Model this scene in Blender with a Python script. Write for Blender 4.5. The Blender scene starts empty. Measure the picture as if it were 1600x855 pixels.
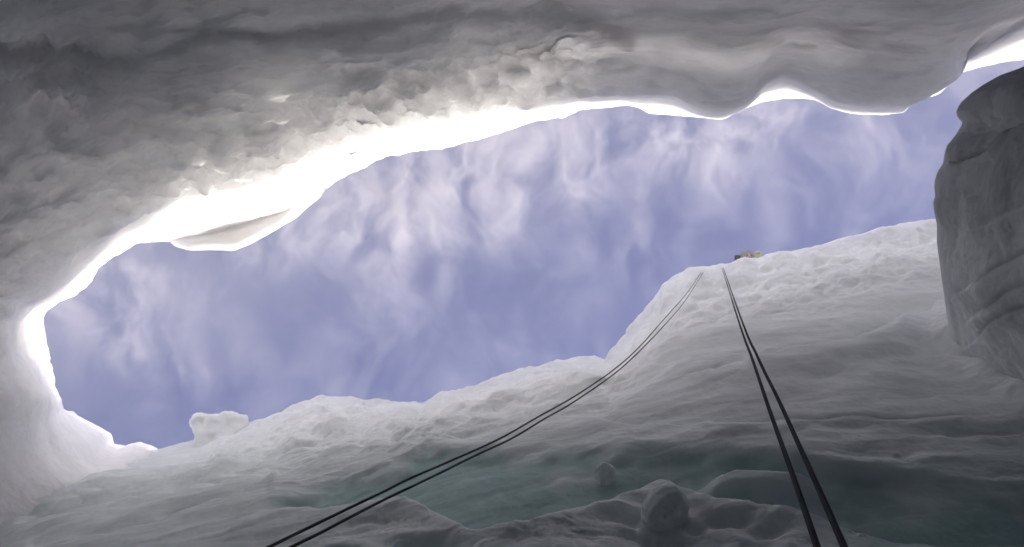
import bpy, bmesh, math, random
import numpy as np
from mathutils import Vector, Matrix

# ------------------------------------------------------------------ camera, sky, sun, exposure
C = bpy.context.scene
COL = C.collection
F = 1280.0                      # focal length in photo pixels (1600 wide)
ELEV = math.radians(82.0)       # the camera looks almost straight up out of the crevasse

cam_d = bpy.data.cameras.new('camera')
cam = bpy.data.objects.new('camera', cam_d)
COL.objects.link(cam)
cam_d.sensor_fit = 'HORIZONTAL'
cam_d.sensor_width = 36.0
cam_d.lens = 36.0 * F / 1600.0
cam_d.clip_start = 0.02
cam_d.clip_end = 5000.0
cam.location = (0, 0, 0)
cam.rotation_euler = (math.pi / 2 + ELEV, 0, 0)
C.camera = cam

SUN_EL = math.radians(34.5)
SUN_AZ = math.radians(28.0)     # from +Y towards +X
sun_dir = Vector((math.sin(SUN_AZ) * math.cos(SUN_EL), math.cos(SUN_AZ) * math.cos(SUN_EL), math.sin(SUN_EL)))

world = bpy.data.worlds.new('World')
C.world = world
world.use_nodes = True
wt = world.node_tree
wt.nodes.clear()
w_out = wt.nodes.new('ShaderNodeOutputWorld')
w_bg = wt.nodes.new('ShaderNodeBackground')
sky = wt.nodes.new('ShaderNodeTexSky')
sky.sky_type = 'NISHITA'
sky.sun_disc = False
sky.sun_elevation = SUN_EL
sky.sun_rotation = SUN_AZ
sky.altitude = 2500
sky.air_density = 1.0
sky.dust_density = 1.6
sky.ozone_density = 1.0
w_bg.inputs['Strength'].default_value = 0.053
w_tint = wt.nodes.new('ShaderNodeMix')
w_tint.data_type = 'RGBA'
w_tint.blend_type = 'MULTIPLY'
w_tint.inputs['Factor'].default_value = 1.0
w_tint.inputs['B'].default_value = (0.92, 0.87, 1.54, 1)
wt.links.new(sky.outputs['Color'], w_tint.inputs['A'])
wt.links.new(w_tint.outputs['Result'], w_bg.inputs['Color'])
wt.links.new(w_bg.outputs['Background'], w_out.inputs['Surface'])

sun_d = bpy.data.lights.new('sun', 'SUN')
sun_d.energy = 5.0
sun_d.angle = math.radians(0.55)
sun_d.color = (1.0, 0.92, 0.80)
sun = bpy.data.objects.new('sun', sun_d)
COL.objects.link(sun)
sun.location = sun_dir * 60
sun.rotation_euler = sun_dir.to_track_quat('Z', 'Y').to_euler()

C.view_settings.view_transform = 'Standard'
C.view_settings.look = 'None'
C.view_settings.exposure = 1.2
C.view_settings.gamma = 1.0
C.view_settings.use_curve_mapping = False
C.cycles.max_bounces = 16
C.cycles.diffuse_bounces = 14
C.cycles.volume_bounces = 1
C.cycles.volume_step_rate = 0.3
C.cycles.volume_max_steps = 256
C.cycles.use_denoising = True
C.cycles.sample_clamp_indirect = 8.0

# ------------------------------------------------------------------ helpers
FWD = np.array([0, math.cos(ELEV), math.sin(ELEV)])
UP = np.array([0, -math.sin(ELEV), math.cos(ELEV)])


def at_z(px, py, z):
    """World point seen at photo pixel (px, py) and lying at height z."""
    px = np.asarray(px, float); py = np.asarray(py, float); z = np.asarray(z, float)
    xc = (px - 800) / F
    yc = -(py - 427.5) / F
    d = np.stack([xc, FWD[1] + yc * UP[1], FWD[2] + yc * UP[2]], -1)
    return d * (z / d[..., 2])[..., None]


def at_d(px, py, dist):
    xc = (px - 800) / F
    yc = -(py - 427.5) / F
    d = np.array([xc, FWD[1] + yc * UP[1], FWD[2] + yc * UP[2]])
    return d / np.linalg.norm(d) * dist


def project(P):
    zc = P @ FWD
    zc = np.maximum(zc, 0.2)
    return 800 + F * P[..., 0] / zc, 427.5 - F * (P @ UP) / zc


def _hash(ix, iy, iz, seed):
    h = (ix.astype(np.uint32) * np.uint32(374761393) + iy.astype(np.uint32) * np.uint32(668265263)
         + iz.astype(np.uint32) * np.uint32(2147483647) + np.uint32(seed * 974711 + 12345))
    h = (h ^ (h >> np.uint32(13))) * np.uint32(1274126177)
    h = (h ^ (h >> np.uint32(15))) * np.uint32(2246822519)
    return h ^ (h >> np.uint32(16))


def perlin(x, y, z, seed=0):
    old = np.seterr(over='ignore')
    fx, fy, fz = np.floor(x), np.floor(y), np.floor(z)
    ix, iy, iz = fx.astype(np.int64), fy.astype(np.int64), fz.astype(np.int64)
    x, y, z = x - fx, y - fy, z - fz
    sx, sy, sz = [t * t * t * (t * (t * 6 - 15) + 10) for t in (x, y, z)]
    out = 0
    for dx in (0, 1):
        for dy in (0, 1):
            for dz in (0, 1):
                h = _hash(ix + dx, iy + dy, iz + dz, seed)
                gx = ((h & np.uint32(1023)).astype(float) / 511.5 - 1)
                gy = (((h >> np.uint32(10)) & np.uint32(1023)).astype(float) / 511.5 - 1)
                gz = (((h >> np.uint32(20)) & np.uint32(1023)).astype(float) / 511.5 - 1)
                v = gx * (x - dx) + gy * (y - dy) + gz * (z - dz)
                out = out + v * (sx if dx else 1 - sx) * (sy if dy else 1 - sy) * (sz if dz else 1 - sz)
    np.seterr(**old)
    return out * 1.3


def fbm(P, freq, octaves, seed, gain=0.5, ridged=False, billow=False):
    """Fractal noise; FREQ is a scalar or one frequency per axis."""
    f = np.ones(3) * np.asarray(freq, float)
    a, s = 1.0, 0.0
    for o in range(octaves):
        n = perlin(P[..., 0] * f[0] + 13.7 * o, P[..., 1] * f[1] + 5.1 * o, P[..., 2] * f[2] + 9.3 * o, seed + o)
        if ridged:
            n = 0.5 - np.abs(n) * 2
        elif billow:
            n = np.abs(n) * 2 - 0.5
        s = s + a * n
        a *= gain
        f = f * 2.03
    return s


def smooth(a, b, x):
    t = np.clip((x - a) / (b - a), 0, 1)
    return t * t * (3 - 2 * t)


def pl(pts, x):
    """Piecewise linear y(x) of a list of points."""
    p = sorted(pts)
    return np.interp(x, [q[0] for q in p], [q[1] for q in p])


def pls(pts, x, r=14.0):
    """The same, rounded off over about R pixels."""
    w = np.array([0.1, 0.2, 0.4, 0.2, 0.1])
    return sum(a * pl(pts, x + k * r) for a, k in zip(w, (-1.6, -0.8, 0, 0.8, 1.6)))


def seg_dist(px, py, pts):
    """Distance in pixels to a polyline, and which side (positive: below it)."""
    best = np.full(px.shape, 1e9)
    side = np.zeros(px.shape)
    for (x0, y0), (x1, y1) in zip(pts[:-1], pts[1:]):
        dx, dy = x1 - x0, y1 - y0
        L2 = dx * dx + dy * dy
        t = np.clip(((px - x0) * dx + (py - y0) * dy) / L2, 0, 1)
        ex, ey = px - x0 - t * dx, py - y0 - t * dy
        d = np.hypot(ex, ey)
        m = d < best
        best = np.where(m, d, best)
        side = np.where(m, np.sign(dx * ey - dy * ex), side)
    return best, side


def loft(levels, u, tlist):
    """LEVELS: list of (n,3) arrays sampled at u; TLIST: list of (level position, rows) -> Catmull-Rom down the levels."""
    L = np.stack(levels, 0)
    k = len(levels)
    rows = []
    for t in tlist:
        i = min(int(math.floor(t)), k - 2)
        f = t - i
        p0 = L[max(i - 1, 0)]; p1 = L[i]; p2 = L[i + 1]; p3 = L[min(i + 2, k - 1)]
        # damped tangents keep the profile from overshooting
        m1 = 0.35 * (p2 - p0); m2 = 0.35 * (p3 - p1)
        h = f * f * (3 - 2 * f)
        rows.append((2 * f**3 - 3 * f**2 + 1) * p1 + (f**3 - 2 * f**2 + f) * m1 + (-2 * f**3 + 3 * f**2) * p2 + (f**3 - f**2) * m2)
    return np.stack(rows, 0)


def normals(P):
    du = np.gradient(P, axis=1)
    dv = np.gradient(P, axis=0)
    n = np.cross(du, dv)
    return n / np.maximum(np.linalg.norm(n, axis=-1, keepdims=True), 1e-9)


def grid_obj(name, P, mat, flip=False, attrs=None, parent=None):
    h, w = P.shape[:2]
    idx = np.arange(h * w).reshape(h, w)
    q = np.stack([idx[:-1, :-1], idx[:-1, 1:], idx[1:, 1:], idx[1:, :-1]], -1).reshape(-1, 4)
    if flip:
        q = q[:, ::-1]
    me = bpy.data.meshes.new(name)
    me.vertices.add(h * w)
    me.vertices.foreach_set('co', P.reshape(-1).astype(np.float32))
    me.loops.add(q.size)
    me.loops.foreach_set('vertex_index', q.reshape(-1).astype(np.int32))
    me.polygons.add(len(q))
    me.polygons.foreach_set('loop_start', (np.arange(len(q)) * 4).astype(np.int32))
    me.update(calc_edges=True)
    me.polygons.foreach_set('use_smooth', np.ones(len(q), bool))
    for k, v in (attrs or {}).items():
        a = me.attributes.new(k, 'FLOAT', 'POINT')
        a.data.foreach_set('value', v.reshape(-1).astype(np.float32))
    me.materials.append(mat)
    o = bpy.data.objects.new(name, me)
    COL.objects.link(o)
    if parent:
        o.parent = parent
    return o


def bm_obj(name, bm, mat, parent=None, smooth_=True):
    me = bpy.data.meshes.new(name)
    bm.to_mesh(me); bm.free()
    if smooth_:
        for p in me.polygons:
            p.use_smooth = True
    me.materials.append(mat)
    o = bpy.data.objects.new(name, me)
    COL.objects.link(o)
    if parent:
        o.parent = parent
    return o


def tag(o, label=None, cat=None, group=None, kind=None):
    if label: o['label'] = label
    if cat: o['category'] = cat
    if group: o['group'] = group
    if kind: o['kind'] = kind
    return o


# ------------------------------------------------------------------ materials
def snow_mat(name, base, ice=(0.16, 0.27, 0.28), dirt_shade=(0.38, 0.35, 0.32), grain=0.16, bump_scale=1.0, sss=0.6, sss_scale=0.13, walk=False):
    m = bpy.data.materials.new(name)
    m.use_nodes = True
    nt = m.node_tree
    N, K = nt.nodes, nt.links
    b = N['Principled BSDF']
    b.inputs['Roughness'].default_value = 0.85
    b.inputs['Specular IOR Level'].default_value = 0.1
    b.subsurface_method = 'RANDOM_WALK' if walk else 'BURLEY'
    b.inputs['Subsurface Weight'].default_value = sss
    b.inputs['Subsurface Radius'].default_value = (1.0, 0.99, 0.97)
    b.inputs['Subsurface Scale'].default_value = sss_scale
    tc = N.new('ShaderNodeTexCoord')
    # broad tone drift of the snow itself
    n1 = N.new('ShaderNodeTexNoise'); n1.inputs['Scale'].default_value = 0.9; n1.inputs['Detail'].default_value = 6
    mp = N.new('ShaderNodeMapping'); mp.inputs['Scale'].default_value = (0.5, 0.5, 2.2)
    K.new(tc.outputs['Object'], mp.inputs['Vector']); K.new(mp.outputs['Vector'], n1.inputs['Vector'])
    r1 = N.new('ShaderNodeMapRange'); r1.inputs['From Min'].default_value = 0.3; r1.inputs['From Max'].default_value = 0.7
    r1.inputs['To Min'].default_value = 0.86; r1.inputs['To Max'].default_value = 1.06
    K.new(n1.outputs['Fac'], r1.inputs['Value'])
    mul = N.new('ShaderNodeMix'); mul.data_type = 'RGBA'; mul.blend_type = 'MULTIPLY'; mul.inputs['Factor'].default_value = 1
    mul.inputs['A'].default_value = (*base, 1)
    K.new(r1.outputs['Result'], mul.inputs['B'])
    n3 = N.new('ShaderNodeTexNoise'); n3.inputs['Scale'].default_value = 5.0; n3.inputs['Detail'].default_value = 7; n3.inputs['Roughness'].default_value = 0.65
    mp3 = N.new('ShaderNodeMapping'); mp3.inputs['Scale'].default_value = (0.55, 1.6, 3.0)
    K.new(tc.outputs['Object'], mp3.inputs['Vector']); K.new(mp3.outputs['Vector'], n3.inputs['Vector'])
    r3_ = N.new('ShaderNodeMapRange'); r3_.inputs['From Min'].default_value = 0.3; r3_.inputs['From Max'].default_value = 0.7
    r3_.inputs['To Min'].default_value = 0.91; r3_.inputs['To Max'].default_value = 1.04
    K.new(n3.outputs['Fac'], r3_.inputs['Value'])
    mul3 = N.new('ShaderNodeMix'); mul3.data_type = 'RGBA'; mul3.blend_type = 'MULTIPLY'; mul3.inputs['Factor'].default_value = 1
    K.new(mul.outputs['Result'], mul3.inputs['A']); K.new(r3_.outputs['Result'], mul3.inputs['B'])
    mul = mul3
    # dark tone: dirt layers in the snow, painted shade on the buttress
    ad = N.new('ShaderNodeAttribute'); ad.attribute_name = 'dirt_shade'
    mx = N.new('ShaderNodeMix'); mx.data_type = 'RGBA'
    K.new(ad.outputs['Fac'], mx.inputs['Factor']); K.new(mul.outputs['Result'], mx.inputs['A']); mx.inputs['B'].default_value = (*dirt_shade, 1)
    # clear ice attribute
    ai = N.new('ShaderNodeAttribute'); ai.attribute_name = 'ice'
    mi = N.new('ShaderNodeMix'); mi.data_type = 'RGBA'
    K.new(ai.outputs['Fac'], mi.inputs['Factor']); K.new(mx.outputs['Result'], mi.inputs['A']); mi.inputs['B'].default_value = (*ice, 1)
    K.new(mi.outputs['Result'], b.inputs['Base Color'])
    rr = N.new('ShaderNodeMapRange'); rr.inputs['To Min'].default_value = 0.88; rr.inputs['To Max'].default_value = 0.5
    K.new(ai.outputs['Fac'], rr.inputs['Value']); K.new(rr.outputs['Result'], b.inputs['Roughness'])
    # grain
    n2 = N.new('ShaderNodeTexNoise'); n2.inputs['Scale'].default_value = 9.0 * bump_scale; n2.inputs['Detail'].default_value = 8; n2.inputs['Roughness'].default_value = 0.6
    K.new(tc.outputs['Object'], n2.inputs['Vector'])
    bp = N.new('ShaderNodeBump'); bp.inputs['Strength'].default_value = grain; bp.inputs['Distance'].default_value = 0.06
    K.new(n2.outputs['Fac'], bp.inputs['Height']); K.new(bp.outputs['Normal'], b.inputs['Normal'])
    return m


M_BACK = snow_mat('wind_packed_snow', (0.95, 0.945, 0.95), sss=0.9, sss_scale=2.3, walk=True, dirt_shade=(0.60, 0.595, 0.59), grain=0.3)
M_FRONT = snow_mat('crevasse_snow', (0.79, 0.81, 0.825), ice=(0.30, 0.44, 0.435), grain=0.1)
M_BLOCK = snow_mat('shade_toned_firn', (0.74, 0.76, 0.78), dirt_shade=(0.24, 0.245, 0.245), sss=0.5, grain=0.3)  # the dark tone paints the buttress's shade into its colour
M_CORN = snow_mat('cornice_snow', (0.90, 0.885, 0.86), sss=0.7, sss_scale=0.5, walk=True)
M_LUMP = snow_mat('lump_snow', (0.72, 0.76, 0.76))
M_GROUND = snow_mat('open_snow', (0.84, 0.85, 0.86))


def plain(name, col, rough=0.7):
    m = bpy.data.materials.new(name); m.use_nodes = True
    b = m.node_tree.nodes['Principled BSDF']
    n = m.node_tree.nodes.new('ShaderNodeTexNoise'); n.inputs['Scale'].default_value = 40
    mx = m.node_tree.nodes.new('ShaderNodeMix'); mx.data_type = 'RGBA'
    mx.inputs['A'].default_value = (*[c * 0.75 for c in col], 1); mx.inputs['B'].default_value = (*[min(1, c * 1.2) for c in col], 1)
    m.node_tree.links.new(n.outputs['Fac'], mx.inputs['Factor'])
    m.node_tree.links.new(mx.outputs['Result'], b.inputs['Base Color'])
    b.inputs['Roughness'].default_value = rough
    return m


def tlist_of(spec):
    out = []
    for a, b, n in spec:
        out += list(np.linspace(a, b, n, endpoint=False))
    out.append(spec[-1][1])
    return out


# ------------------------------------------------------------------ far wall: overhanging snow, sunlit lip
# rows: lip pixel, foot-of-the-sunlit-face pixel, pixel where the roof leaves the frame
BACK = [
    ((2300, -60), (2500, -190), (2900, -260)),
    ((1900, 25), (2000, -70), (2300, -140)),
    ((1700, 70), (1740, 0), (1950, -90)),
    ((1600, 93), (1605, 38), (1800, -70)),
    ((1560, 99), (1562, 62), (1740, -60)),
    ((1530, 105), (1533, 79), (1700, -60)),
    ((1500, 114), (1500, 92), (1650, -55)),
    ((1488, 120), (1484, 97), (1630, -55)),
    ((1484, 130), (1489, 108), (1620, -50)),
    ((1465, 148), (1474, 130), (1600, -50)),
    ((1440, 154), (1450, 146), (1570, -50)),
    ((1425, 158), (1424, 160), (1540, -50)),
    ((1413, 174), (1413, 168), (1520, -50)),
    ((1380, 179), (1375, 166), (1480, -50)),
    ((1330, 177), (1338, 164), (1430, -50)),
    ((1300, 168), (1300, 160), (1390, -50)),
    ((1275, 155), (1270, 143), (1350, -50)),
    ((1245, 154), (1242, 128), (1320, -50)),
    ((1225, 154), (1222, 122), (1290, -50)),
    ((1190, 160), (1192, 134), (1250, -50)),
    ((1155, 172), (1172, 160), (1220, -50)),
    ((1130, 185), (1128, 178), (1190, -50)),
    ((1110, 185), (1090, 172), (1150, -50)),
    ((1060, 181), (1055, 152), (1100, -50)),
    ((1015, 178), (1012, 148), (1050, -50)),
    ((1000, 168), (985, 151), (1020, -50)),
    ((980, 164), (965, 149), (990, -50)),
    ((950, 168), (945, 151), (960, -50)),
    ((910, 170), (905, 153), (900, -50)),
    ((880, 182), (870, 160), (860, -50)),
    ((840, 188), (830, 170), (810, -50)),
    ((800, 202), (790, 180), (750, -50)),
    ((740, 218), (730, 188), (680, -50)),
    ((690, 232), (675, 198), (610, -50)),
    ((640, 237), (630, 204), (550, -50)),
    ((600, 245), (580, 214), (490, -50)),
    ((560, 265), (540, 226), (430, -50)),
    ((530, 278), (500, 244), (370, -50)),
    ((510, 295), (470, 260), (320, -50)),
    ((480, 320), (420, 283), (260, -50)),
    ((450, 345), (370, 298), (190, -45)),
    ((420, 360), (330, 303), (120, -40)),
    ((390, 368), (300, 308), (60, -30)),
    ((350, 372), (260, 322), (-20, 0)),
    ((310, 374), (225, 338), (-100, 40)),
    ((270, 376), (195, 356), (-160, 100)),
    ((240, 370), (165, 378), (-200, 150)),
    ((215, 378), (140, 402), (-220, 200)),
    ((185, 393), (115, 425), (-240, 250)),
    ((160, 410), (95, 442), (-250, 290)),
    ((140, 440), (75, 458), (-260, 330)),
    ((125, 455), (60, 470), (-270, 370)),
    ((100, 465), (32, 484), (-280, 410)),
    ((75, 480), (16, 506), (-290, 450)),
    ((66, 500), (16, 534), (-300, 490)),
    ((70, 520), (24, 564), (-300, 530)),
    ((78, 570), (46, 602), (-300, 580)),
    ((85, 615), (66, 625), (-300, 640)),
    ((100, 640), (60, 660), (-300, 690)),
    ((140, 660), (60, 690), (-300, 740)),
    ((170, 678), (70, 715), (-290, 800)),
    ((174, 694), (90, 740), (-260, 850)),
    ((192, 698), (110, 760), (-230, 900)),
    ((216, 691), (150, 770), (-200, 940)),
    ((245, 704), (200, 790), (-150, 980)),
    ((300, 740), (260, 820), (-50, 1040)),
]
H0, HB = 14.0, 11.4

NU, = (1000,)


def resample(pts, u_old, u_new):
    return np.stack([np.interp(u_new, u_old, pts[:, k]) for k in range(pts.shape[1])], -1)


lipP = np.array([r[0] for r in BACK], float)
seg = np.hypot(*np.diff(lipP, axis=0).T)
# far right stations are squeezed: they lie outside the frame
seg = np.where(lipP[1:, 0] > 1650, seg * 0.2, seg)
seg[-14:] *= 1.5
u_st = np.concatenate([[0], np.cumsum(seg)]); u_st /= u_st[-1]
u = np.linspace(0, 1, NU)


def soften(a, n):
    k = np.hanning(2 * n + 3)[1:-1]; k /= k.sum()
    p = np.pad(a, ((n, n), (0, 0)), mode='edge')
    return np.stack([np.convolve(p[:, j], k, mode='valid') for j in range(a.shape[1])], -1)


Lp = soften(resample(lipP, u_st, u), 2)
Bp = soften(resample(np.array([r[1] for r in BACK], float), u_st, u), 5)
Dp = soften(resample(np.array([r[2] for r in BACK], float), u_st, u), 25)
lv_L = at_z(Lp[:, 0], Lp[:, 1], np.full(NU, H0))
lv_B = at_z(Bp[:, 0], Bp[:, 1], HB + 0 * u)
thin = smooth(650, 950, Lp[:, 0])
HB = HB + 1.0 * thin
HC = 10.55 + 1.05 * thin
HD = 9.3 + 0.4 * thin
lv_D = at_z(Dp[:, 0], Dp[:, 1], HD)
Cp = soften(Bp + (Dp - Bp) * 0.38, 12)
lv_C = at_z(Cp[:, 0], Cp[:, 1], HC)
# outward direction in plan
tang = np.gradient(soften(lv_L, 40), axis=0)
outw = np.stack([-tang[:, 1], tang[:, 0], np.zeros(NU)], -1)
outw /= np.linalg.norm(outw, axis=1, keepdims=True)
cen = np.array([-1.0, 1.5, 0])
if np.mean(np.sum(outw[:600] * (lv_L[:600] - cen), axis=1)) < 0:
    outw = -outw
outw_s = soften(outw, 60); outw_s /= np.linalg.norm(outw_s, axis=1, keepdims=True)
zv = np.array([0, 0, 1.0])
lv_top2 = lv_L + outw_s * 6.0 + zv * 0.35
lv_top1 = lv_L + outw_s * 1.2 + zv * 0.30
lv_top0 = lv_L + outw_s * 0.25 + zv * 0.16
lv_E = lv_D + outw_s * 0.6 - zv * 3.2
lv_F = lv_D + outw_s * 0.9 - zv * 36.0
levels = [lv_top2, lv_top1, lv_top0, lv_L, lv_B, lv_C, lv_D, lv_E, lv_F]
tl = tlist_of([(0, 1, 8), (1, 2, 8), (2, 3, 10), (3, 4, 110), (4, 5, 150), (5, 6, 170), (6, 7, 40), (7, 8, 20)])
P = loft(levels, u, tl)
T = np.array(tl)[:, None] * np.ones((1, NU))
nrm = normals(P)
# orient the normals into the crevasse
if np.mean(np.sum(nrm[200] * outw_s, axis=1)) > 0:
    nrm = -nrm
    flipB = True
else:
    flipB = False
px, py = project(P)
fade_lip = smooth(3.0, 3.25, T)             # little displacement on the lip itself
roof = smooth(4.0, 4.12, T)
strip = smooth(3.0, 3.2, T) * (1 - smooth(3.9, 4.1, T))
big = fbm(P, (0.35, 0.6, 0.8), 4, 3)
med = fbm(P, (1.0, 2.0, 2.6), 5, 11)
lay = fbm(P + 0.25 * med[..., None], (0.35, 2.6, 3.2), 5, 21)
lump = fbm(P, 2.2, 4, 31, billow=True)
fine = fbm(P, (3.0, 5.0, 6.0), 4, 41)
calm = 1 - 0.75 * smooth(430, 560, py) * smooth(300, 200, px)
disp = roof * calm * (0.16 * big + 0.11 * med + 0.12 * lay + 0.07 * fine)
# lumpy broken layer at the far left of the roof
lm = smooth(95, 35, np.abs(py - (125 + 0.05 * px))) * smooth(260, 120, px)
disp = disp + roof * lm * 0.42 * lump
# pocked snow just above the sunlit face
lm2 = smooth(80, 20, np.abs(py - (Bp[None, :, 1] - 45))) * smooth(150, 300, px) * smooth(1000, 850, px)
disp = disp + roof * lm2 * 0.16 * lump
disp = disp + strip * (0.05 * fbm(P, (0.8, 1.2, 1.6), 3, 61) + 0.035 * fbm(P, (2.5, 3.5, 3.5), 4, 63))
disp = disp + smooth(2.6, 3.0, T) * (1 - smooth(3.0, 3.15, T)) * 0.05 * fbm(P, 3.5, 4, 77)
dirt_shade = np.zeros_like(px)


def crease(pts, width, depth, soft=1.0, darkv=0.0, lipup=0.0, jag=6.0):
    """A ledge line along the roof: a groove with a proud edge on its lower side."""
    global disp, dirt_shade
    jag = jag * 0.8
    jx = px + jag * 1.5 * perlin(P[..., 0] * 2.5, P[..., 1] * 2.5, P[..., 2] * 2.5, 91)
    jy = py + jag * 1.5 * perlin(P[..., 0] * 2.5, P[..., 1] * 2.5, P[..., 2] * 2.5, 92)
    d, s = seg_dist(jx, jy, pts)
    ds = d * s
    g = np.exp(-(d / width) ** 2)
    step = smooth(-width * 0.5, width * 0.5, ds) * np.exp(-np.maximum(ds, 0) / (width * 4)) * np.exp(-np.maximum(-ds, 0) / width)
    disp = disp - roof * depth * g * 0.5 + roof * (lipup if lipup else depth) * step
    dirt_shade = np.maximum(dirt_shade, darkv * g * roof)  # groove also toned darker, most along its centre line


crease([(-60, 160), (0, 163), (60, 170), (130, 174), (190, 168), (260, 160)], 9, 0.09, jag=7)
crease([(0, 95), (60, 92), (120, 85), (200, 98), (240, 78), (330, 52), (420, 58), (560, 48), (640, 36), (700, 30), (800, 27), (880, 22), (940, 40), (985, 60)], 13, 0.08, darkv=0.6, jag=9)
crease([(80, 75), (150, 68), (205, 56)], 6, 0.09, jag=4)
crease([(540, 115), (640, 122), (720, 125), (760, 112), (830, 95), (900, 92), (1000, 76), (1100, 60)], 12, 0.10, darkv=0.1)
crease([(280, 240), (320, 215), (380, 190), (440, 175), (520, 165), (600, 140)], 9, 0.08)
crease([(0, 285), (80, 262), (200, 248), (300, 230)], 14, 0.05)
crease([(-20, 410), (50, 380), (90, 365), (150, 340), (205, 325)], 8, 0.08, darkv=0.3)
crease([(1000, 38), (1090, 30), (1200, 8), (1260, -12)], 14, 0.12, darkv=0.15)
crease([(1210, 58), (1270, 50), (1320, 36)], 9, 0.10)
crease([(1100, 55), (1130, 52), (1140, 62)], 9, 0.08)
crease([(370, 108), (450, 102), (540, 112)], 9, 0.06)
disp = disp * (1 - 0.68 * smooth(820, 1080, px))          # the snow over there is smoother
P2 = P + nrm * disp[..., None]
# smooth rounded overhanging bulges that hang in front of the sunlit face
def bulge(cx, cy, rx, ry, amp, ang=0.0):
    ca, sa = math.cos(ang), math.sin(ang)
    ex = ((px - cx) * ca + (py - cy) * sa) / rx
    ey = (-(px - cx) * sa + (py - cy) * ca) / ry
    return amp * np.exp(-(ex ** 2 + ey ** 2) ** 1.5)
bd = roof * (bulge(1400, 110, 110, 45, 0.45, -0.2) + bulge(1110, 140, 60, 30, 0.22) + bulge(1000, 110, 90, 30, 0.12))
P2 = P2 + np.array([0, 0.35, -1.0]) * bd[..., None]
attrs = {'dirt_shade': np.clip(dirt_shade * 0.9 + 0.45 * smooth(0.0, 0.8, lay + 0.6 * fine) * roof * calm, 0, 1), 'ice': 0.5 * smooth(6.0, 6.6, T)}  # deep rows below view: glacier ice, darkened to cut bounced light
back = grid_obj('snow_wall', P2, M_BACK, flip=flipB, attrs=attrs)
tag(back, 'grey overhanging snow wall with a dazzling sunlit lip arching along the far side of the sky', 'snow wall')

# ------------------------------------------------------------------ near wall: the side the ropes hang on
F_L = [(-400, 850), (-200, 800), (0, 736), (60, 728), (130, 722), (200, 712), (245, 705), (270, 697), (300, 690), (340, 680), (390, 662), (420, 652), (450, 640),
       (475, 628), (500, 620), (520, 622), (545, 620), (575, 626), (590, 624), (625, 628), (660, 631), (690, 615), (715, 612), (740, 607), (755, 597), (775, 588), (810, 578), (850, 570), (885, 562), (915, 556), (932, 559), (945, 563), (960, 545), (975, 527), (985, 508),
       (1000, 492), (1020, 470), (1035, 450), (1055, 434), (1075, 423), (1090, 421), (1105, 421), (1120, 418), (1145, 413), (1155, 411), (1165, 409), (1195, 403), (1205, 399), (1240, 395), (1280, 388), (1310, 378), (1345, 370), (1380, 360), (1430, 352), (1470, 347), (1540, 338), (1600, 330), (1800, 315), (2300, 300)]
F_Q1 = [(-500, 1000), (-200, 905), (0, 850), (250, 790), (450, 742), (650, 695), (900, 650), (1130, 612), (1400, 602), (1600, 600), (2000, 600), (2600, 640)]
Z_Q1 = [(-500, 10.5), (0, 10.3), (450, 10.0), (900, 9.3), (1130, 9.0), (1600, 8.8), (2600, 9)]
F_Q2 = [(-900, 1250), (-200, 1060), (0, 1000), (400, 930), (800, 885), (1200, 880), (1600, 880), (2400, 900), (3200, 950)]
Z_Q2 = [(-900, 7.0), (0, 6.6), (800, 6.0), (1600, 5.8), (3200, 6)]
NF = 1000
xs = np.array([-400 + 300 * t for t in np.linspace(0, 1, 20, endpoint=False)] + list(np.linspace(-100, 1680, NF - 40)) + list(np.linspace(1690, 2300, 20)))
def q(curve, x): return pl(curve, x)
fl = soften(np.stack([xs, q(F_L, xs)], -1), 2)
# notch of the hidden left end and level of the lip: lower at the far left, where it stands in front of the end wall
zl = np.full(NF, H0) - 1.2 * smooth(300, 100, xs)
g_L = at_z(fl[:, 0], fl[:, 1], zl)
x1 = 800 + (xs - 800) * 1.06
g_1 = soften(at_z(x1, q(F_Q1, x1), q(Z_Q1, x1)), 40)
x2 = 800 + (xs - 800) * 1.2
g_2 = soften(at_z(x2, q(F_Q2, x2), q(Z_Q2, x2)), 40)
o = np.gradient(soften(g_L, 60), axis=0)
of = np.stack([-o[:, 1], o[:, 0], 0 * xs], -1); of /= np.linalg.norm(of, axis=1, keepdims=True)
if np.mean(of[:, 1]) < 0: of = -of
of = soften(of, 60); of /= np.linalg.norm(of, axis=1, keepdims=True)
g_3 = g_2 + of * 0.3 - zv * 2.5
g_4 = g_2 + of * 0.5 - zv * 32.0
levels = [g_L + of * 6 + zv * 0.35, g_L + of * 1.2 + zv * 0.22, g_L + of * 0.25 + zv * 0.08, g_L, g_1, g_2, g_3, g_4]
tl = tlist_of([(0, 1, 8), (1, 2, 8), (2, 3, 10), (3, 4, 260), (4, 5, 230), (5, 6, 20), (6, 7, 16)])
P = loft(levels, xs, tl)
T = np.array(tl)[:, None] * np.ones((1, NF))
nrm = normals(P)
if np.mean(nrm[300, :, 1]) > 0:
    nrm = -nrm; flipF = True
else:
    flipF = False
px, py = project(P)
dep = py - fl[None, :, 1]                      # pixels below the lip
face = smooth(3.0, 3.06, T)
rim = face * (1 - smooth(40, 120, dep)) * (0.35 + 0.65 * smooth(300, 480, px))
big = fbm(P, (0.4, 0.5, 0.6), 4, 103)
med = fbm(P, 1.6, 5, 111)
lay = fbm(P + 0.2 * med[..., None], (0.45, 3.0, 4.0), 5, 121)
lump = fbm(P, 2.4, 4, 131, billow=True)
fine = fbm(P, 6.0, 4, 141)
low = smooth(600, 760, py)
sl = 1 - 0.7 * smooth(520, 300, px)
disp = face * (0.12 * big + 0.018 * sl * med * (1 - 0.3 * low) + 0.008 * sl * lay) + rim * (0.09 * fbm(P, 1.7, 3, 131, gain=0.45, billow=True) + 0.05 * med) + face * 0.004 * fine + rim * 0.02 * fbm(P, 7.0, 3, 151)
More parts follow.
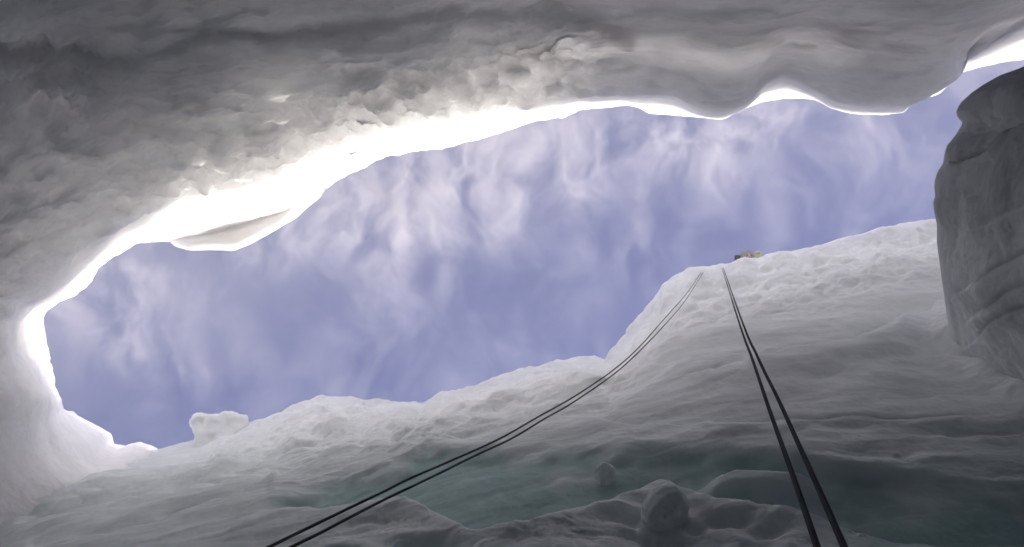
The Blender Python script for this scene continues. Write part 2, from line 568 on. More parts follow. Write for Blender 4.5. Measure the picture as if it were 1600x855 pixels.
disp = disp + face * low * 0.025 * sl * lay + face * smooth(740, 820, py) * 0.022 * lump * smooth(380, 560, px)
disp = disp + smooth(2.5, 3.0, T) * (1 - face) * 0.05 * fbm(P, 4.0, 3, 177)
roof = face
dirt_shade = np.zeros_like(px)
# ledge lines of the old layers
crease([(1120, 668), (1200, 664), (1300, 662), (1380, 663), (1450, 661), (1520, 660), (1560, 664), (1640, 655)], 7, 0.10, darkv=0.7, jag=4)
crease([(1480, 690), (1540, 690), (1640, 687)], 6, 0.05, darkv=0.3, jag=4)
crease([(700, 668), (800, 655), (900, 650), (1000, 660)], 9, 0.05, jag=5)
crease([(380, 722), (440, 706), (520, 700), (580, 697), (650, 695)], 9, 0.11, jag=5)
crease([(440, 752), (500, 728), (560, 720), (620, 704), (690, 694)], 8, 0.10, jag=5)
crease([(-40, 812), (60, 786), (140, 760), (230, 742), (330, 725)], 13, 0.17, jag=7)
crease([(-20, 838), (120, 812), (230, 790), (340, 765), (420, 745)], 10, 0.12, jag=6)
crease([(-20, 780), (100, 760), (220, 736), (330, 708)], 10, 0.10, jag=6)
crease([(60, 870), (200, 838), (300, 805), (420, 775)], 10, 0.12, jag=6)
crease([(1215, 556), (1260, 552), (1325, 540), (1390, 512)], 13, 0.16, jag=7)
crease([(1120, 580), (1160, 574)], 7, 0.06)
crease([(650, 655), (690, 652), (720, 632)], 9, 0.10)
# clear-ice hollow with a snow ledge below it
top = pls([(380, 812), (430, 795), (470, 775), (560, 748), (640, 730), (660, 712), (690, 708), (720, 708), (850, 705), (1000, 700), (1150, 712), (1300, 735), (1420, 745), (1600, 770), (1700, 780)], px)
bot = pls([(380, 815), (430, 802), (520, 798), (600, 776), (640, 776), (690, 798), (745, 826), (800, 816), (900, 792), (1000, 757), (1035, 742), (1060, 758), (1100, 768), (1150, 774), (1240, 792), (1300, 806), (1400, 840), (1600, 850), (1700, 860)], px)
jit = 5 * perlin(P[..., 0] * 4, P[..., 1] * 4, P[..., 2] * 4, 191)
hol = smooth(395, 450, px) * smooth(-10, 14, py - top + 1.6 * jit) * smooth(7, -7, py - bot + 0.8 * jit) * face
dpt = np.clip((py - top) / np.maximum(bot - top, 8), 0, 1)
disp = disp * (1 - 0.6 * hol) - hol * (0.07 + 0.17 * dpt)
disp = disp + face * np.exp(-((py - bot - 12) / 14.0) ** 2) * smooth(400, 520, px) * smooth(1330, 1240, px) * 0.04
# snow tongue crossing the hollow on its right
hol2 = smooth(14, 4, np.abs(py - pl([(1080, 755), (1150, 742), (1240, 750), (1300, 760)], px))) * smooth(1070, 1130, px) * smooth(1320, 1240, px)
disp = disp + hol2 * 0.15
# dark cavity low on the left
db_, _s = seg_dist(px, py, [(1488, 520), (1530, 566), (1600, 612), (1700, 668)])
disp = disp + 0.30 * np.exp(-(db_ / 26) ** 2) * (0.8 + 0.5 * med)
cav = np.exp(-(((px - 650) / 50) ** 2 + ((py - 845) / 11) ** 2) ** 1.2) + 0.8 * np.exp(-(((px - 560) / 45) ** 2 + ((py - 862) / 9) ** 2) ** 1.2)
disp = disp - cav * 0.35 * (0.7 + 0.6 * lump)
# small hollows right of the lump
for cx, cy, rx, ry, a in ((1125, 803, 22, 7, .1), (1155, 806, 18, 7, .1), (1200, 822, 26, 8, .12), (1090, 815, 16, 5, .08), (1180, 845, 25, 6, .1), (985, 803, 28, 8, .08), (1036, 831, 28, 6, .40)):
    disp = disp - a * np.exp(-(((px - cx) / rx) ** 2 + ((py - cy) / ry) ** 2))
icev = np.clip(hol * (1 - hol2) * (0.75 + 0.9 * med) + 0.24 * face * smooth(630, 760, py) * (1 - 0.6 * smooth(4, 16, py - bot) * smooth(1330, 1240, px)) + 0.45 * face * smooth(780, 830, py) * smooth(1280, 1380, px), 0, 1)
icev = np.maximum(icev, 0.5 * smooth(5.1, 5.5, T))  # unseen deep ice, coloured darker so less light bounces up
icev = np.maximum(icev, 0.7 * np.clip(cav, 0, 1))  # cavities toned darker with the same tint
P2 = P + nrm * disp[..., None]
front_P, front_px, front_py = P2, *project(P2)
front = grid_obj('ice_wall', P2, M_FRONT, flip=flipF, attrs={'dirt_shade': dirt_shade, 'ice': icev})
tag(front, 'pale ice wall the ropes hang down, lumpy at its lip with a dark teal hollow lower down', 'ice wall')

# ------------------------------------------------------------------ dark buttress closing the crevasse on one side
S_EDGE = [(1900, 10, 11.0), (1700, 62, 10.0), (1640, 86, 9.6), (1600, 105, 9.4), (1570, 116, 9.2), (1545, 130, 9.1), (1525, 144, 9.0), (1508, 160, 9.0), (1501, 174, 9.0), (1504, 184, 9.0), (1511, 190, 9.0), (1507, 198, 9.1), (1500, 210, 9.2),
          (1494, 218, 9.1), (1486, 228, 9.0), (1482, 242, 9.0), (1480, 256, 9.0), (1472, 268, 9.0), (1467, 282, 9.0), (1466, 296, 9.0), (1468, 306, 9.0), (1464, 318, 9.0), (1466, 334, 9.0), (1470, 352, 9.0), (1470, 380, 8.9), (1474, 410, 8.8), (1478, 440, 8.7),
          (1482, 470, 9.0), (1486, 500, 9.3), (1494, 535, 9.5), (1512, 580, 9.6), (1540, 630, 9.6), (1590, 690, 9.5), (1690, 780, 9.4)]
NB = 520
S = np.array(S_EDGE, float)
us = np.concatenate([[0], np.cumsum(np.hypot(*np.diff(S[:, :2], axis=0).T))]); us /= us[-1]
ub = np.linspace(0, 1, NB)
Sp = soften(resample(S, us, ub), 2)
e0 = at_z(Sp[:, 0], Sp[:, 1], Sp[:, 2])
Ss = soften(Sp, 40)
es = at_z(Ss[:, 0], Ss[:, 1], Ss[:, 2])
xdir = np.array([1.0, 0, 0])
levels = [es + xdir * 9 + zv * 3.0, es + xdir * 2.5 + zv * 1.6, e0 + xdir * 0.35 + zv * 0.35, e0, es + xdir * 0.05 - zv * 1.9, es + xdir * 0.1 - zv * 4.0, es + xdir * 0.6 - zv * 35.0]
tl = tlist_of([(0, 1, 8), (1, 2, 16), (2, 3, 14), (3, 4, 170), (4, 5, 60), (5, 6, 12)])
P = loft(levels, ub, tl)
T = np.array(tl)[:, None] * np.ones((1, NB))
nrm = normals(P)
if np.mean(nrm[100, :, 0]) > 0:
    nrm = -nrm; flipK = True
else:
    flipK = False
px, py = project(P)
roof = smooth(2.98, 3.1, T)
med = fbm(P, 1.3, 5, 211); lay = fbm(P, (1.6, 1.4, 1.8), 5, 221); fine = fbm(P, 6.0, 4, 231)
disp = roof * (0.075 * med + 0.015 * lay + 0.012 * fine)
dirt_shade = np.zeros_like(px)
crease([(1512, 258), (1535, 246), (1560, 232), (1585, 216), (1640, 185)], 7, 0.24, darkv=1.0, jag=4)
crease([(1490, 232), (1510, 222), (1540, 205)], 7, 0.06, jag=4)
crease([(1535, 436), (1560, 420), (1600, 392), (1650, 370)], 6, 0.08, darkv=0.6, jag=2)
crease([(1540, 484), (1560, 470), (1580, 455), (1605, 445), (1650, 430)], 6, 0.08, darkv=0.6, jag=2)
crease([(1530, 525), (1555, 500), (1580, 488), (1620, 476)], 6, 0.06, darkv=0.6, jag=2)
crease([(1545, 350), (1575, 338), (1620, 320)], 8, 0.06, jag=4)
P2 = P + nrm * disp[..., None]
blk = grid_obj('ice_buttress', P2, M_BLOCK, flip=flipK, attrs={'dirt_shade': np.clip(dirt_shade + 0.62 - 0.55 * smooth(280, 520, py) + 0.2 * med, 0, 1), 'ice': 0.25 * smooth(500, 620, py)})  # upper part painted dark for its shade, paler with frost lower down
tag(blk, 'dark grey ice buttress with black cracks jutting out in front of the pale wall', 'ice buttress')

# ------------------------------------------------------------------ snow surface above and the crevasse floor (setting)
def ring(name, xi0, xi1, yi0, yi1, z, mat):
    bm = bmesh.new()
    inner = [(xi0, yi0), (xi1, yi0), (xi1, yi1), (xi0, yi1)]
    rings = []
    for k, (grow, dz) in enumerate(((0, 0), (8, 0.1), (60, 0.4), (430, 2))):
        pts = []
        for x, y in inner:
            pts.append(bm.verts.new((x + math.copysign(grow, x - (xi0 + xi1) / 2), y + math.copysign(grow, y - (yi0 + yi1) / 2), z + dz)))
        rings.append(pts)
    for a, b in zip(rings[:-1], rings[1:]):
        for i in range(4):
            j = (i + 1) % 4
            bm.faces.new((a[i], a[j], b[j], b[i]))
    bmesh.ops.recalc_face_normals(bm, faces=bm.faces)
    ob = bm_obj(name, bm, mat, smooth_=False)
    return ob


gr = ring('snow_ground', -12.5, 17.0, -4.5, 7.0, 14.2, M_GROUND)
tag(gr, kind='structure')
bm = bmesh.new()
vs = [bm.verts.new(p) for p in ((-16, -8, -25.0), (34, -8, -25.0), (34, 14, -25.0), (-16, 14, -25.0))]
bm.faces.new(vs)
fl_o = bm_obj('crevasse_ground', bm, M_BLOCK, smooth_=False)
tag(fl_o, kind='structure')

# ------------------------------------------------------------------ ropes
def rope_mat():
    m = bpy.data.materials.new('rope_sheath'); m.use_nodes = True
    N, K = m.node_tree.nodes, m.node_tree.links
    b = N['Principled BSDF']; b.inputs['Roughness'].default_value = 0.8
    uv = N.new('ShaderNodeTexCoord')
    mp = N.new('ShaderNodeMapping'); mp.inputs['Rotation'].default_value = (0.6, 0.5, 0.4)
    w = N.new('ShaderNodeTexWave'); w.inputs['Scale'].default_value = 60; w.inputs['Distortion'].default_value = 1.5
    K.new(uv.outputs['Object'], mp.inputs['Vector']); K.new(mp.outputs['Vector'], w.inputs['Vector'])
    mx = N.new('ShaderNodeMix'); mx.data_type = 'RGBA'
    mx.inputs['A'].default_value = (0.012, 0.013, 0.015, 1); mx.inputs['B'].default_value = (0.05, 0.05, 0.052, 1)
    K.new(w.outputs['Fac'], mx.inputs['Factor']); K.new(mx.outputs['Result'], b.inputs['Base Color'])
    bp = N.new('ShaderNodeBump'); bp.inputs['Strength'].default_value = 0.5; bp.inputs['Distance'].default_value = 0.002
    K.new(w.outputs['Fac'], bp.inputs['Height']); K.new(bp.outputs['Normal'], b.inputs['Normal'])
    return m


M_ROPE = rope_mat()


def catmull(pts, n):
    pts = [Vector(p) for p in pts]
    out = []
    for i in range(len(pts) - 1):
        p0 = pts[max(i - 1, 0)]; p1 = pts[i]; p2 = pts[i + 1]; p3 = pts[min(i + 2, len(pts) - 1)]
        for k in range(n):
            t = k / n
            out.append(0.5 * ((2 * p1) + (p2 - p0) * t + (2 * p0 - 5 * p1 + 4 * p2 - p3) * t * t + (3 * p1 - p0 - 3 * p2 + p3) * t ** 3))
    out.append(pts[-1])
    return out


def rope(pts, r, label, group=None, n=24, sides=10):
    path = catmull(pts, n)
    bm = bmesh.new()
    rings = []
    ref = Vector((1, 0, 0))
    for i, p in enumerate(path):
        t = (path[min(i + 1, len(path) - 1)] - path[max(i - 1, 0)]).normalized()
        a = (ref - t * ref.dot(t)).normalized(); b = t.cross(a)
        rings.append([bm.verts.new(p + (a * math.cos(2 * math.pi * k / sides) + b * math.sin(2 * math.pi * k / sides)) * r) for k in range(sides)])
    for A, B in zip(rings[:-1], rings[1:]):
        for k in range(sides):
            j = (k + 1) % sides
            bm.faces.new((A[k], A[j], B[j], B[k]))
    bm.faces.new(rings[0][::-1]); bm.faces.new(rings[-1])
    bmesh.ops.recalc_face_normals(bm, faces=bm.faces)
    ob = bm_obj('rope', bm, M_ROPE)
    tag(ob, label, 'rope', group)
    return ob


def chain(pix, d0, d1, power=1.0):
    """Points along traced pixels; the inverse distance runs from 1/d0 to 1/d1 along the trace."""
    a = np.array(pix, float)
    s = np.concatenate([[0], np.cumsum(np.hypot(*np.diff(a, axis=0).T))]); s /= s[-1]
    return [tuple(at_d(x, y, 1 / ((1 / d0) * (1 - t ** power) + (1 / d1) * t ** power))) for (x, y), t in zip(a, s)]


def with_top(pts):
    p = Vector(pts[0])
    return [tuple(p + Vector((0.5, 3.0, 0.50))), tuple(p + Vector((0.12, 0.8, 0.36))), tuple(p + Vector((0.02, 0.12, 0.06)))] + list(pts)


dl = float(np.linalg.norm(at_z(1128, 420, 14.0))) - 0.12
taut_l = chain([(1128, 419), (1150, 489), (1175, 560), (1200, 634), (1225, 704), (1250, 776), (1277, 855), (1310, 955)], dl, 0.92)
taut_r = chain([(1130, 419), (1155, 490), (1183, 556), (1215, 622), (1250, 699), (1283, 773), (1319, 855), (1362, 955)], dl, 0.92)
rope(with_top(taut_l), 0.0047, 'taut black rope hanging from the lip, the one nearer the slack pair')
rope(with_top(taut_r), 0.0047, 'taut black rope hanging from the lip, the one nearer the dark buttress')
sl_u = chain([(1098, 423), (1075, 456), (1040, 496), (1000, 541), (960, 577), (900, 618), (840, 652), (780, 686), (700, 722), (640, 748), (600, 768), (560, 787), (500, 816), (420, 855), (300, 915)], dl, 2.1)
sl_l = chain([(1101, 423), (1072, 468), (1042, 504), (1005, 543), (965, 580), (900, 626), (850, 655), (800, 685), (740, 713), (700, 733), (640, 762), (600, 781), (540, 812), (500, 833), (455, 855), (340, 912)], dl, 2.1)
rope(with_top(sl_u), 0.0046, 'upper of the two slack black ropes sagging across the pale ice wall')
rope(with_top(sl_l), 0.0046, 'lower of the two slack black ropes sagging across the pale ice wall')

# ------------------------------------------------------------------ air: thin haze in the crevasse and wind-blown snow over the gap
def vol_box(name, x0, x1, y0, y1, z0, z1):
    bm = bmesh.new()
    v = [bm.verts.new((x, y, z)) for z in (z0, z1) for x, y in ((x0, y0), (x1, y0), (x1, y1), (x0, y1))]
    for f in ((3, 2, 1, 0), (4, 5, 6, 7), (0, 1, 5, 4), (1, 2, 6, 5), (2, 3, 7, 6), (3, 0, 4, 7)):
        bm.faces.new([v[i] for i in f])
    m = bpy.data.materials.new(name); m.use_nodes = True
    nt = m.node_tree
    nt.nodes.remove(nt.nodes['Principled BSDF'])
    pv = nt.nodes.new('ShaderNodeVolumePrincipled')
    nt.links.new(pv.outputs['Volume'], nt.nodes['Material Output'].inputs['Volume'])
    ob = bm_obj(name, bm, m, smooth_=False)
    return ob, nt, pv


hz, nt, pv = vol_box('haze', -460, 460, -460, 460, -26.0, 18.6)
pv.inputs['Color'].default_value = (0.93, 0.94, 0.97, 1)
pv.inputs['Density'].default_value = 0.02
pv.inputs['Anisotropy'].default_value = 0.2
tag(hz, kind='stuff')

sp, nt, pv = vol_box('blown_snow', -12, 13, -3.4, 6.0, 15.3, 15.95)
N, K = nt.nodes, nt.links
tc = N.new('ShaderNodeTexCoord')
# wind bends the streaks
wn = N.new('ShaderNodeTexNoise'); wn.inputs['Scale'].default_value = 0.42; wn.inputs['Detail'].default_value = 4
K.new(tc.outputs['Object'], wn.inputs['Vector'])
sub = N.new('ShaderNodeVectorMath'); sub.operation = 'SUBTRACT'; sub.inputs[1].default_value = (0.5, 0.5, 0.5)
K.new(wn.outputs['Color'], sub.inputs[0])
scl = N.new('ShaderNodeVectorMath'); scl.operation = 'SCALE'; scl.inputs['Scale'].default_value = 2.6
K.new(sub.outputs['Vector'], scl.inputs[0])
add = N.new('ShaderNodeVectorMath'); add.operation = 'ADD'
K.new(tc.outputs['Object'], add.inputs[0]); K.new(scl.outputs['Vector'], add.inputs[1])
mp = N.new('ShaderNodeMapping'); mp.inputs['Rotation'].default_value = (0, 0, math.radians(-12)); mp.inputs['Scale'].default_value = (1.55, 0.85, 0.5)
K.new(add.outputs['Vector'], mp.inputs['Vector'])
n1 = N.new('ShaderNodeTexNoise'); n1.noise_type = 'RIDGED_MULTIFRACTAL'; n1.inputs['Gain'].default_value = 1.6; n1.inputs['Offset'].default_value = 0.9; n1.inputs['Scale'].default_value = 0.8; n1.inputs['Detail'].default_value = 8; n1.inputs['Roughness'].default_value = 0.68
K.new(mp.outputs['Vector'], n1.inputs['Vector'])
n2 = N.new('ShaderNodeTexNoise'); n2.inputs['Scale'].default_value = 0.33; n2.inputs['Detail'].default_value = 2
K.new(tc.outputs['Object'], n2.inputs['Vector'])
r1 = N.new('ShaderNodeMapRange'); r1.interpolation_type = 'SMOOTHSTEP'
r1.inputs['From Min'].default_value = 0.75; r1.inputs['From Max'].default_value = 2.3; r1.inputs['To Max'].default_value = 2.6
K.new(n1.outputs['Fac'], r1.inputs['Value'])
r2 = N.new('ShaderNodeMapRange'); r2.interpolation_type = 'SMOOTHSTEP'
r2.inputs['From Min'].default_value = 0.36; r2.inputs['From Max'].default_value = 0.62; r2.inputs['To Min'].default_value = 0.15; r2.inputs['To Max'].default_value = 0.85
K.new(n2.outputs['Fac'], r2.inputs['Value'])
# thickest near the far lip it is blown off: distance from the line of that lip
sx = N.new('ShaderNodeSeparateXYZ'); K.new(tc.outputs['Object'], sx.inputs['Vector'])
la = N.new('ShaderNodeMath'); la.operation = 'MULTIPLY_ADD'; la.inputs[1].default_value = 0.30; la.inputs[2].default_value = 0.35
K.new(sx.outputs['X'], la.inputs[0])
lb = N.new('ShaderNodeMath'); lb.operation = 'ADD'
K.new(sx.outputs['Y'], lb.inputs[0]); K.new(la.outputs['Value'], lb.inputs[1])
r3 = N.new('ShaderNodeMapRange'); r3.interpolation_type = 'SMOOTHSTEP'
r3.inputs['From Min'].default_value = 0.2; r3.inputs['From Max'].default_value = 3.6; r3.inputs['To Min'].default_value = 1.0; r3.inputs['To Max'].default_value = 0.16
K.new(lb.outputs['Value'], r3.inputs['Value'])
# soft mist between the filaments
n4 = N.new('ShaderNodeTexNoise'); n4.inputs['Scale'].default_value = 0.75; n4.inputs['Detail'].default_value = 8; n4.inputs['Roughness'].default_value = 0.66
K.new(mp.outputs['Vector'], n4.inputs['Vector'])
r4 = N.new('ShaderNodeMapRange'); r4.interpolation_type = 'SMOOTHSTEP'
r4.inputs['From Min'].default_value = 0.38; r4.inputs['From Max'].default_value = 0.76; r4.inputs['To Max'].default_value = 1.6
K.new(n4.outputs['Fac'], r4.inputs['Value'])
mfm = N.new('ShaderNodeMath'); mfm.operation = 'MULTIPLY_ADD'; mfm.inputs[1].default_value = 0.30
K.new(r1.outputs['Result'], mfm.inputs[0]); K.new(r4.outputs['Result'], mfm.inputs[2])
# the gust is thickest off the middle of the far lip
gv = N.new('ShaderNodeVectorMath'); gv.operation = 'MULTIPLY_ADD'; gv.inputs[1].default_value = (1 / 4.6, 1 / 1.7, 0); gv.inputs[2].default_value = (2.0 / 4.6, -0.5 / 1.7, 0)
K.new(tc.outputs['Object'], gv.inputs[0])
gl = N.new('ShaderNodeVectorMath'); gl.operation = 'LENGTH'; K.new(gv.outputs['Vector'], gl.inputs[0])
gr_ = N.new('ShaderNodeMapRange'); gr_.interpolation_type = 'SMOOTHSTEP'
gr_.inputs['From Min'].default_value = 0.2; gr_.inputs['From Max'].default_value = 1.5; gr_.inputs['To Min'].default_value = 0.75; gr_.inputs['To Max'].default_value = 0.0
K.new(gl.outputs['Value'], gr_.inputs['Value'])
gs = N.new('ShaderNodeMath'); gs.operation = 'ADD'; K.new(gr_.outputs['Result'], gs.inputs[0]); K.new(r2.outputs['Result'], gs.inputs[1])
m1 = N.new('ShaderNodeMath'); m1.operation = 'MULTIPLY'; K.new(mfm.outputs['Value'], m1.inputs[0]); K.new(gs.outputs['Value'], m1.inputs[1])
m2 = N.new('ShaderNodeMath'); m2.operation = 'MULTIPLY_ADD'; m3 = N.new('ShaderNodeMath'); m3.operation = 'ADD'; m3.inputs[1].default_value = 0.12
K.new(m1.outputs['Value'], m3.inputs[0]); K.new(m3.outputs['Value'], m2.inputs[0]); K.new(r3.outputs['Result'], m2.inputs[1]); m2.inputs[2].default_value = 0.0
K.new(m2.outputs['Value'], pv.inputs['Density'])
pv.inputs['Color'].default_value = (0.98, 0.95, 0.96, 1)
pv.inputs['Anisotropy'].default_value = 0.35
tag(sp, 'thin white streaks of wind-blown snow drifting off the sunlit lip across the blue sky', 'blown snow', kind='stuff')

# ------------------------------------------------------------------ cornice curling off the sunlit lip (part of the far wall)
CORN = [  # root on the wall, crease, underside, rim, top edge: (px, py, z)
    ((266, 340, 12.9), (264, 350, 13.2), (262, 360, 13.4), (262, 366, 13.7), (264, 358, 14.3)),
    ((290, 334, 12.6), (286, 352, 13.1), (280, 374, 13.25), (270, 384, 13.6), (274, 364, 14.3)),
    ((325, 322, 12.4), (320, 348, 13.05), (308, 384, 13.2), (294, 393, 13.6), (298, 370, 14.3)),
    ((355, 312, 12.4), (350, 342, 13.05), (340, 381, 13.2), (330, 391, 13.6), (332, 370, 14.3)),
    ((392, 302, 12.4), (386, 332, 13.05), (374, 380, 13.2), (365, 392, 13.6), (364, 366, 14.3)),
    ((428, 294, 12.5), (420, 322, 13.1), (408, 364, 13.25), (398, 378, 13.65), (390, 355, 14.3)),
    ((462, 288, 12.7), (454, 312, 13.2), (440, 346, 13.35), (430, 361, 13.7), (422, 345, 14.3)),
    ((494, 282, 13.0), (488, 298, 13.5), (474, 322, 13.6), (463, 341, 13.8), (456, 330, 14.3)),
    ((526, 272, 13.6), (520, 282, 13.8), (510, 296, 13.8), (502, 306, 13.9), (498, 300, 14.3)),
]
ca = np.array(CORN, float)
kc = np.linspace(0, 1, len(CORN)); uc = np.linspace(0, 1, 160)
lv = []
for j in range(5):
    a = soften(resample(ca[:, j, :], kc, uc), 6)
    lv.append(at_z(a[:, 0], a[:, 1], a[:, 2]))
lv.append(lv[0] + zv * 1.7 + np.array([0, -0.25, 0]))
Pc = loft(lv, uc, tlist_of([(0, 1, 24), (1, 2, 16), (2, 3, 16), (3, 4, 10), (4, 5, 14)]))
nc = normals(Pc)
if np.mean(nc[12, :, 2]) > 0:
    nc = -nc; fc = True
else:
    fc = False
pcx, pcy = project(Pc)
d_, _s = seg_dist(pcx, pcy, [(290, 368), (330, 366), (370, 362), (410, 348), (450, 328)])
Pc = Pc - nc * (0.07 * np.exp(-(d_ / 5) ** 2))[..., None]
Pc = Pc + nc * (0.03 * fbm(Pc, (1.2, 2.5, 2.5), 4, 301))[..., None]
co = grid_obj('cornice', Pc, M_CORN, flip=fc, attrs={'dirt_shade': 0 * Pc[..., 0], 'ice': 0 * Pc[..., 0]}, parent=back)
co['label'] = 'curled grey shaded cornice hanging from the sunlit lip'


# ------------------------------------------------------------------ loose snow: block on the lip, lumps on the ledge
def surf_at(x, y):
    i = np.argmin((front_px - x) ** 2 + (front_py - y) ** 2 + 1e6 * (front_P[..., 2] < 2))
    return front_P.reshape(-1, 3)[i]


def noisy(bm, freq, amp, seed, octv=4, billow=False):
    bm.normal_update()
    co_ = np.array([v.co[:] for v in bm.verts])
    n_ = np.array([v.normal[:] for v in bm.verts])
    co_ = co_ + n_ * (amp * fbm(co_, freq, octv, seed, billow=billow))[:, None]
    for v, c in zip(bm.verts, co_):
        v.co = c


bm = bmesh.new()
outl = [(300, 722), (303, 684), (301, 668), (296, 656), (303, 648), (312, 644), (330, 647), (346, 645), (353, 642), (366, 644), (374, 649), (386, 650), (389, 660), (393, 672), (398, 705), (350, 735)]
f0 = [bm.verts.new(at_z(x, y, 13.75 - 0.45 * (y - 645) / 70)) for x, y in outl]
f1 = [bm.verts.new(at_z(x + 3 * (345 - x) / 50, y + 8, 14.35)) for x, y in outl]
bm.faces.new(f0)
bm.faces.new(f1[::-1])
for i in range(len(outl)):
    j = (i + 1) % len(outl)
    bm.faces.new((f0[j], f0[i], f1[i], f1[j]))
bmesh.ops.triangulate(bm, faces=bm.faces[:])
bmesh.ops.recalc_face_normals(bm, faces=bm.faces)
for _ in range(4):
    bmesh.ops.subdivide_edges(bm, edges=[e for e in bm.edges if e.calc_length() > 0.06], cuts=1, use_grid_fill=False)
    bmesh.ops.triangulate(bm, faces=bm.faces[:])
bmesh.ops.smooth_vert(bm, verts=bm.verts[:], factor=0.5, use_axis_x=True, use_axis_y=True, use_axis_z=True)
noisy(bm, 4.0, 0.05, 311)
noisy(bm, 9.0, 0.025, 313)
tag(bm_obj('snow_block', bm, M_FRONT), 'square-edged white snow block standing up from the lip against the sky', 'snow block')


def lump(name, x, y, rx, ry, seed, label, cat, sink=0.2):
    p = surf_at(x, y)
    d = np.linalg.norm(p)
    k = d / F
    bm = bmesh.new()
    bmesh.ops.create_icosphere(bm, subdivisions=5, radius=1.0)
    v = Vector(p).normalized()
    side = Vector((1, 0, 0)); up_ = v.cross(side).normalized()
    R = Matrix((side, up_, v)).transposed()
    for w in bm.verts:
        c = w.co.copy()
        w.co = R @ Vector((c.x * rx * k, c.y * ry * k, c.z * rx * k * 0.8))
    noisy(bm, 1.0 / (rx * k) * 0.9, rx * k * 0.22, seed, octv=5)
    o = bm_obj(name, bm, M_LUMP)
    o.location = Vector(p) * (1 - (1 - sink) * rx * k * 0.85 / d)
    tag(o, label, cat)


lump('snow_lump', 1038, 797, 34, 36, 321, 'big round snow lump with a dark crack beneath, on the ice wall ledge', 'snow lump')
lump('snow_lump', 945, 745, 15, 22, 331, 'small upright snow lump inside the teal hollow of the ice wall', 'snow lump')

# ------------------------------------------------------------------ the person looking over the lip
M_SKIN = plain('skin', (0.60, 0.44, 0.36)); M_HOOD = plain('grey_shell', (0.30, 0.30, 0.28)); M_YEL = plain('yellow_cloth', (0.76, 0.80, 0.34))
M_DARK = plain('dark_cloth', (0.03, 0.03, 0.04)); M_EYE = plain('eye_dark', (0.02, 0.02, 0.02), 0.2)


def skinned(name, verts, edges, radii, mat, parent, root=0, levels_=2):
    me = bpy.data.meshes.new(name)
    me.from_pydata(verts, edges, [])
    ob = bpy.data.objects.new(name, me)
    COL.objects.link(ob)
    sk = ob.modifiers.new('skin', 'SKIN'); sk.use_smooth_shade = True
    for i, r in enumerate(radii):
        d = me.skin_vertices[0].data[i]
        d.radius = (r, r) if not isinstance(r, tuple) else r
        d.use_root = (i == root)
    sb = ob.modifiers.new('sub', 'SUBSURF'); sb.levels = levels_; sb.render_levels = levels_
    dg = bpy.context.evaluated_depsgraph_get()
    m2_ = bpy.data.meshes.new_from_object(ob.evaluated_get(dg))
    m2_.name = name
    ob.modifiers.clear()
    ob.data = m2_
    bpy.data.meshes.remove(me)
    m2_.materials.clear(); m2_.materials.append(mat)
    for p in m2_.polygons:
        p.use_smooth = True
    ob.parent = parent
    return ob


pe = bpy.data.objects.new('person', None)
COL.objects.link(pe)
pp = at_z(1169, 402, 14.12)
pe.location = pp
pe.rotation_euler = (0, 0, 0)
tag(pe, 'person in grey hood and yellow-green jacket lying prone and peering down over the snow lip', 'person')
# local frame: y runs back over the snow, z is up; the head is at the origin
SK = {'pelvis': (0.05, 1.05, 0.36), 'waist': (0.05, 0.86, 0.38), 'chest': (0.04, 0.52, 0.36), 'neck': (0.01, 0.20, 0.24), 'skull': (0, 0.03, 0.10), 'face': (0, -0.02, 0.02), 'nose': (0, -0.02, -0.105),
      'shl': (-0.17, 0.42, 0.33), 'ell': (-0.30, 0.34, 0.12), 'wrl': (-0.19, 0.12, 0.08), 'shr': (0.22, 0.40, 0.33), 'elr': (0.34, 0.22, 0.14), 'wrr': (0.21, 0.06, 0.10),
      'hpl': (-0.06, 1.08, 0.34), 'knl': (-0.16, 1.50, 0.34), 'anl': (-0.18, 1.93, 0.36), 'tol': (-0.20, 2.12, 0.30), 'hpr': (0.16, 1.08, 0.34), 'knr': (0.28, 1.50, 0.34), 'anr': (0.32, 1.93, 0.36), 'tor': (0.34, 2.12, 0.30)}
ED = [('pelvis', 'waist'), ('waist', 'chest'), ('chest', 'neck'), ('neck', 'skull'), ('skull', 'face'), ('face', 'nose'), ('chest', 'shl'), ('shl', 'ell'), ('ell', 'wrl'), ('chest', 'shr'), ('shr', 'elr'), ('elr', 'wrr'),
      ('pelvis', 'hpl'), ('hpl', 'knl'), ('knl', 'anl'), ('anl', 'tol'), ('pelvis', 'hpr'), ('hpr', 'knr'), ('knr', 'anr'), ('anr', 'tor')]
RD = {'pelvis': 0.13, 'waist': 0.12, 'chest': 0.15, 'neck': 0.055, 'skull': 0.085, 'face': 0.07, 'nose': 0.012, 'shl': 0.06, 'ell': 0.042, 'wrl': 0.028, 'shr': 0.06, 'elr': 0.042, 'wrr': 0.028,
      'hpl': 0.09, 'knl': 0.06, 'anl': 0.04, 'tol': 0.03, 'hpr': 0.09, 'knr': 0.06, 'anr': 0.04, 'tor': 0.03}


def pick(names, extra=0.0, scale=1.0):
    idx = {n: i for i, n in enumerate(names)}
    return [SK[n] for n in names], [(idx[a], idx[b]) for a, b in ED if a in idx and b in idx], [RD[n] * scale + extra for n in names]


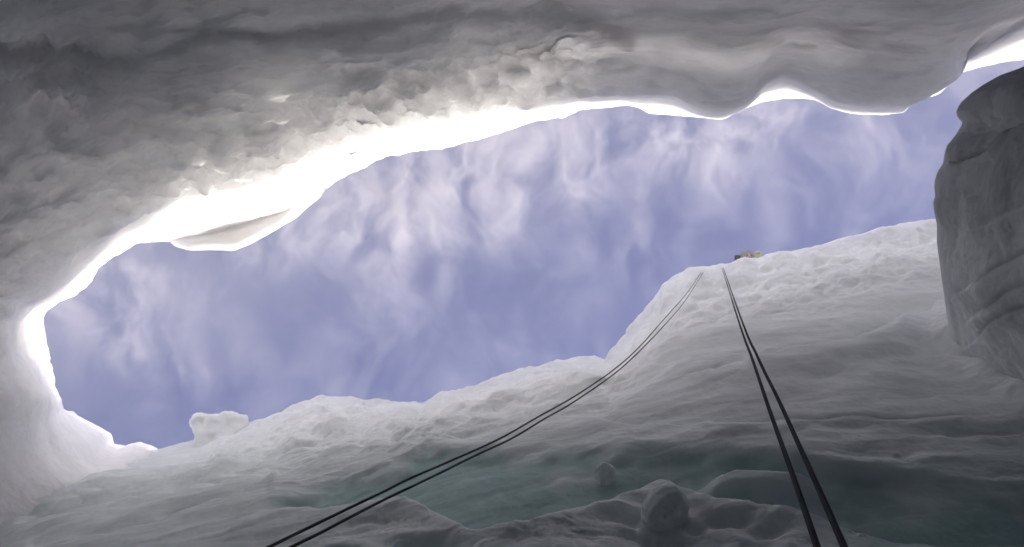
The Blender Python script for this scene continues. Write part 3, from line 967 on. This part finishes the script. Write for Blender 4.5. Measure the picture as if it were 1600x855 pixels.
v_, e_, r_ = pick(list(SK))
for sgn, wr in ((-1, 'wrl'), (1, 'wrr')):           # palms with four fingers and a thumb over the snow edge
    w0 = Vector(SK[wr])
    base = len(v_)
    v_.append(tuple(w0 + Vector((-sgn * 0.02, -0.07, -0.01)))); r_.append(0.026)
    e_.append((list(SK).index(wr), base))
    for k, ln in enumerate((0.062, 0.074, 0.070, 0.055)):
        a = w0 + Vector((-sgn * 0.02 + (k - 1.5) * 0.021, -0.095, -0.012))
        b_ = a + Vector(((k - 1.5) * 0.003, -ln * 0.55, -0.012)); c_ = b_ + Vector((0, -ln * 0.3, -0.028))
        n0 = len(v_)
        v_ += [tuple(a), tuple(b_), tuple(c_)]; r_ += [0.010, 0.009, 0.008]
        e_ += [(base, n0), (n0, n0 + 1), (n0 + 1, n0 + 2)]
    n0 = len(v_)
    v_ += [tuple(w0 + Vector((-sgn * 0.055, -0.06, -0.014))), tuple(w0 + Vector((-sgn * 0.068, -0.095, -0.025)))]; r_ += [0.011, 0.009]
    e_ += [(base, n0), (n0, n0 + 1)]
skinned('body', v_, e_, r_, M_SKIN, pe)
HANDS = (v_, e_, r_)
v_, e_, r_ = pick(['waist', 'chest', 'neck', 'shl', 'ell', 'wrl', 'shr', 'elr', 'wrr'], 0.028)
skinned('jacket', v_, e_, r_, M_YEL, pe)
v_, e_, r_ = pick(['pelvis', 'waist', 'hpl', 'knl', 'anl', 'hpr', 'knr', 'anr'], 0.022)
skinned('trousers', v_, e_, r_, M_DARK, pe)
for a_, b_ in (('anl', 'tol'), ('anr', 'tor')):
    v_, e_, r_ = pick([a_, b_], 0.026)
    skinned('boot', v_, e_, r_, M_DARK, pe)
for wr, gm in (('wrl', M_DARK), ('wrr', M_YEL)):
    k0 = list(SK).index(wr); n0 = len(SK) + (0 if wr == 'wrl' else 15)
    ids = [k0] + list(range(n0, n0 + 15)); mp_ = {a: i for i, a in enumerate(ids)}
    skinned('glove', [HANDS[0][i] for i in ids], [(mp_[a], mp_[b]) for a, b in HANDS[1] if a in mp_ and b in mp_], [HANDS[2][i] + (0.012 if i != k0 else 0.014) for i in ids], gm, pe)
# hood: a shell round the head, open towards the face
bm = bmesh.new()
bmesh.ops.create_uvsphere(bm, u_segments=40, v_segments=28, radius=1.0)
for w in bm.verts:
    w.co = Vector((w.co.x * 0.125, w.co.y * 0.135 + 0.02, w.co.z * 0.135 + 0.085))
bmesh.ops.delete(bm, geom=[w for w in bm.verts if w.co.z < 0.01 and abs(w.co.x) < 0.075 and 0.03 < w.co.y < 0.11], context='VERTS')
noisy(bm, 9.0, 0.008, 341)
g = bmesh.ops.solidify(bm, geom=bm.faces[:], thickness=0.012)
bm_obj('hood', bm, M_HOOD, pe)
for sx_ in (-0.032, 0.032):
    bm = bmesh.new(); bmesh.ops.create_uvsphere(bm, u_segments=12, v_segments=8, radius=0.013)
    bmesh.ops.translate(bm, verts=bm.verts[:], vec=(sx_, -0.045, -0.055))
    bm_obj('eye', bm, M_EYE, pe)
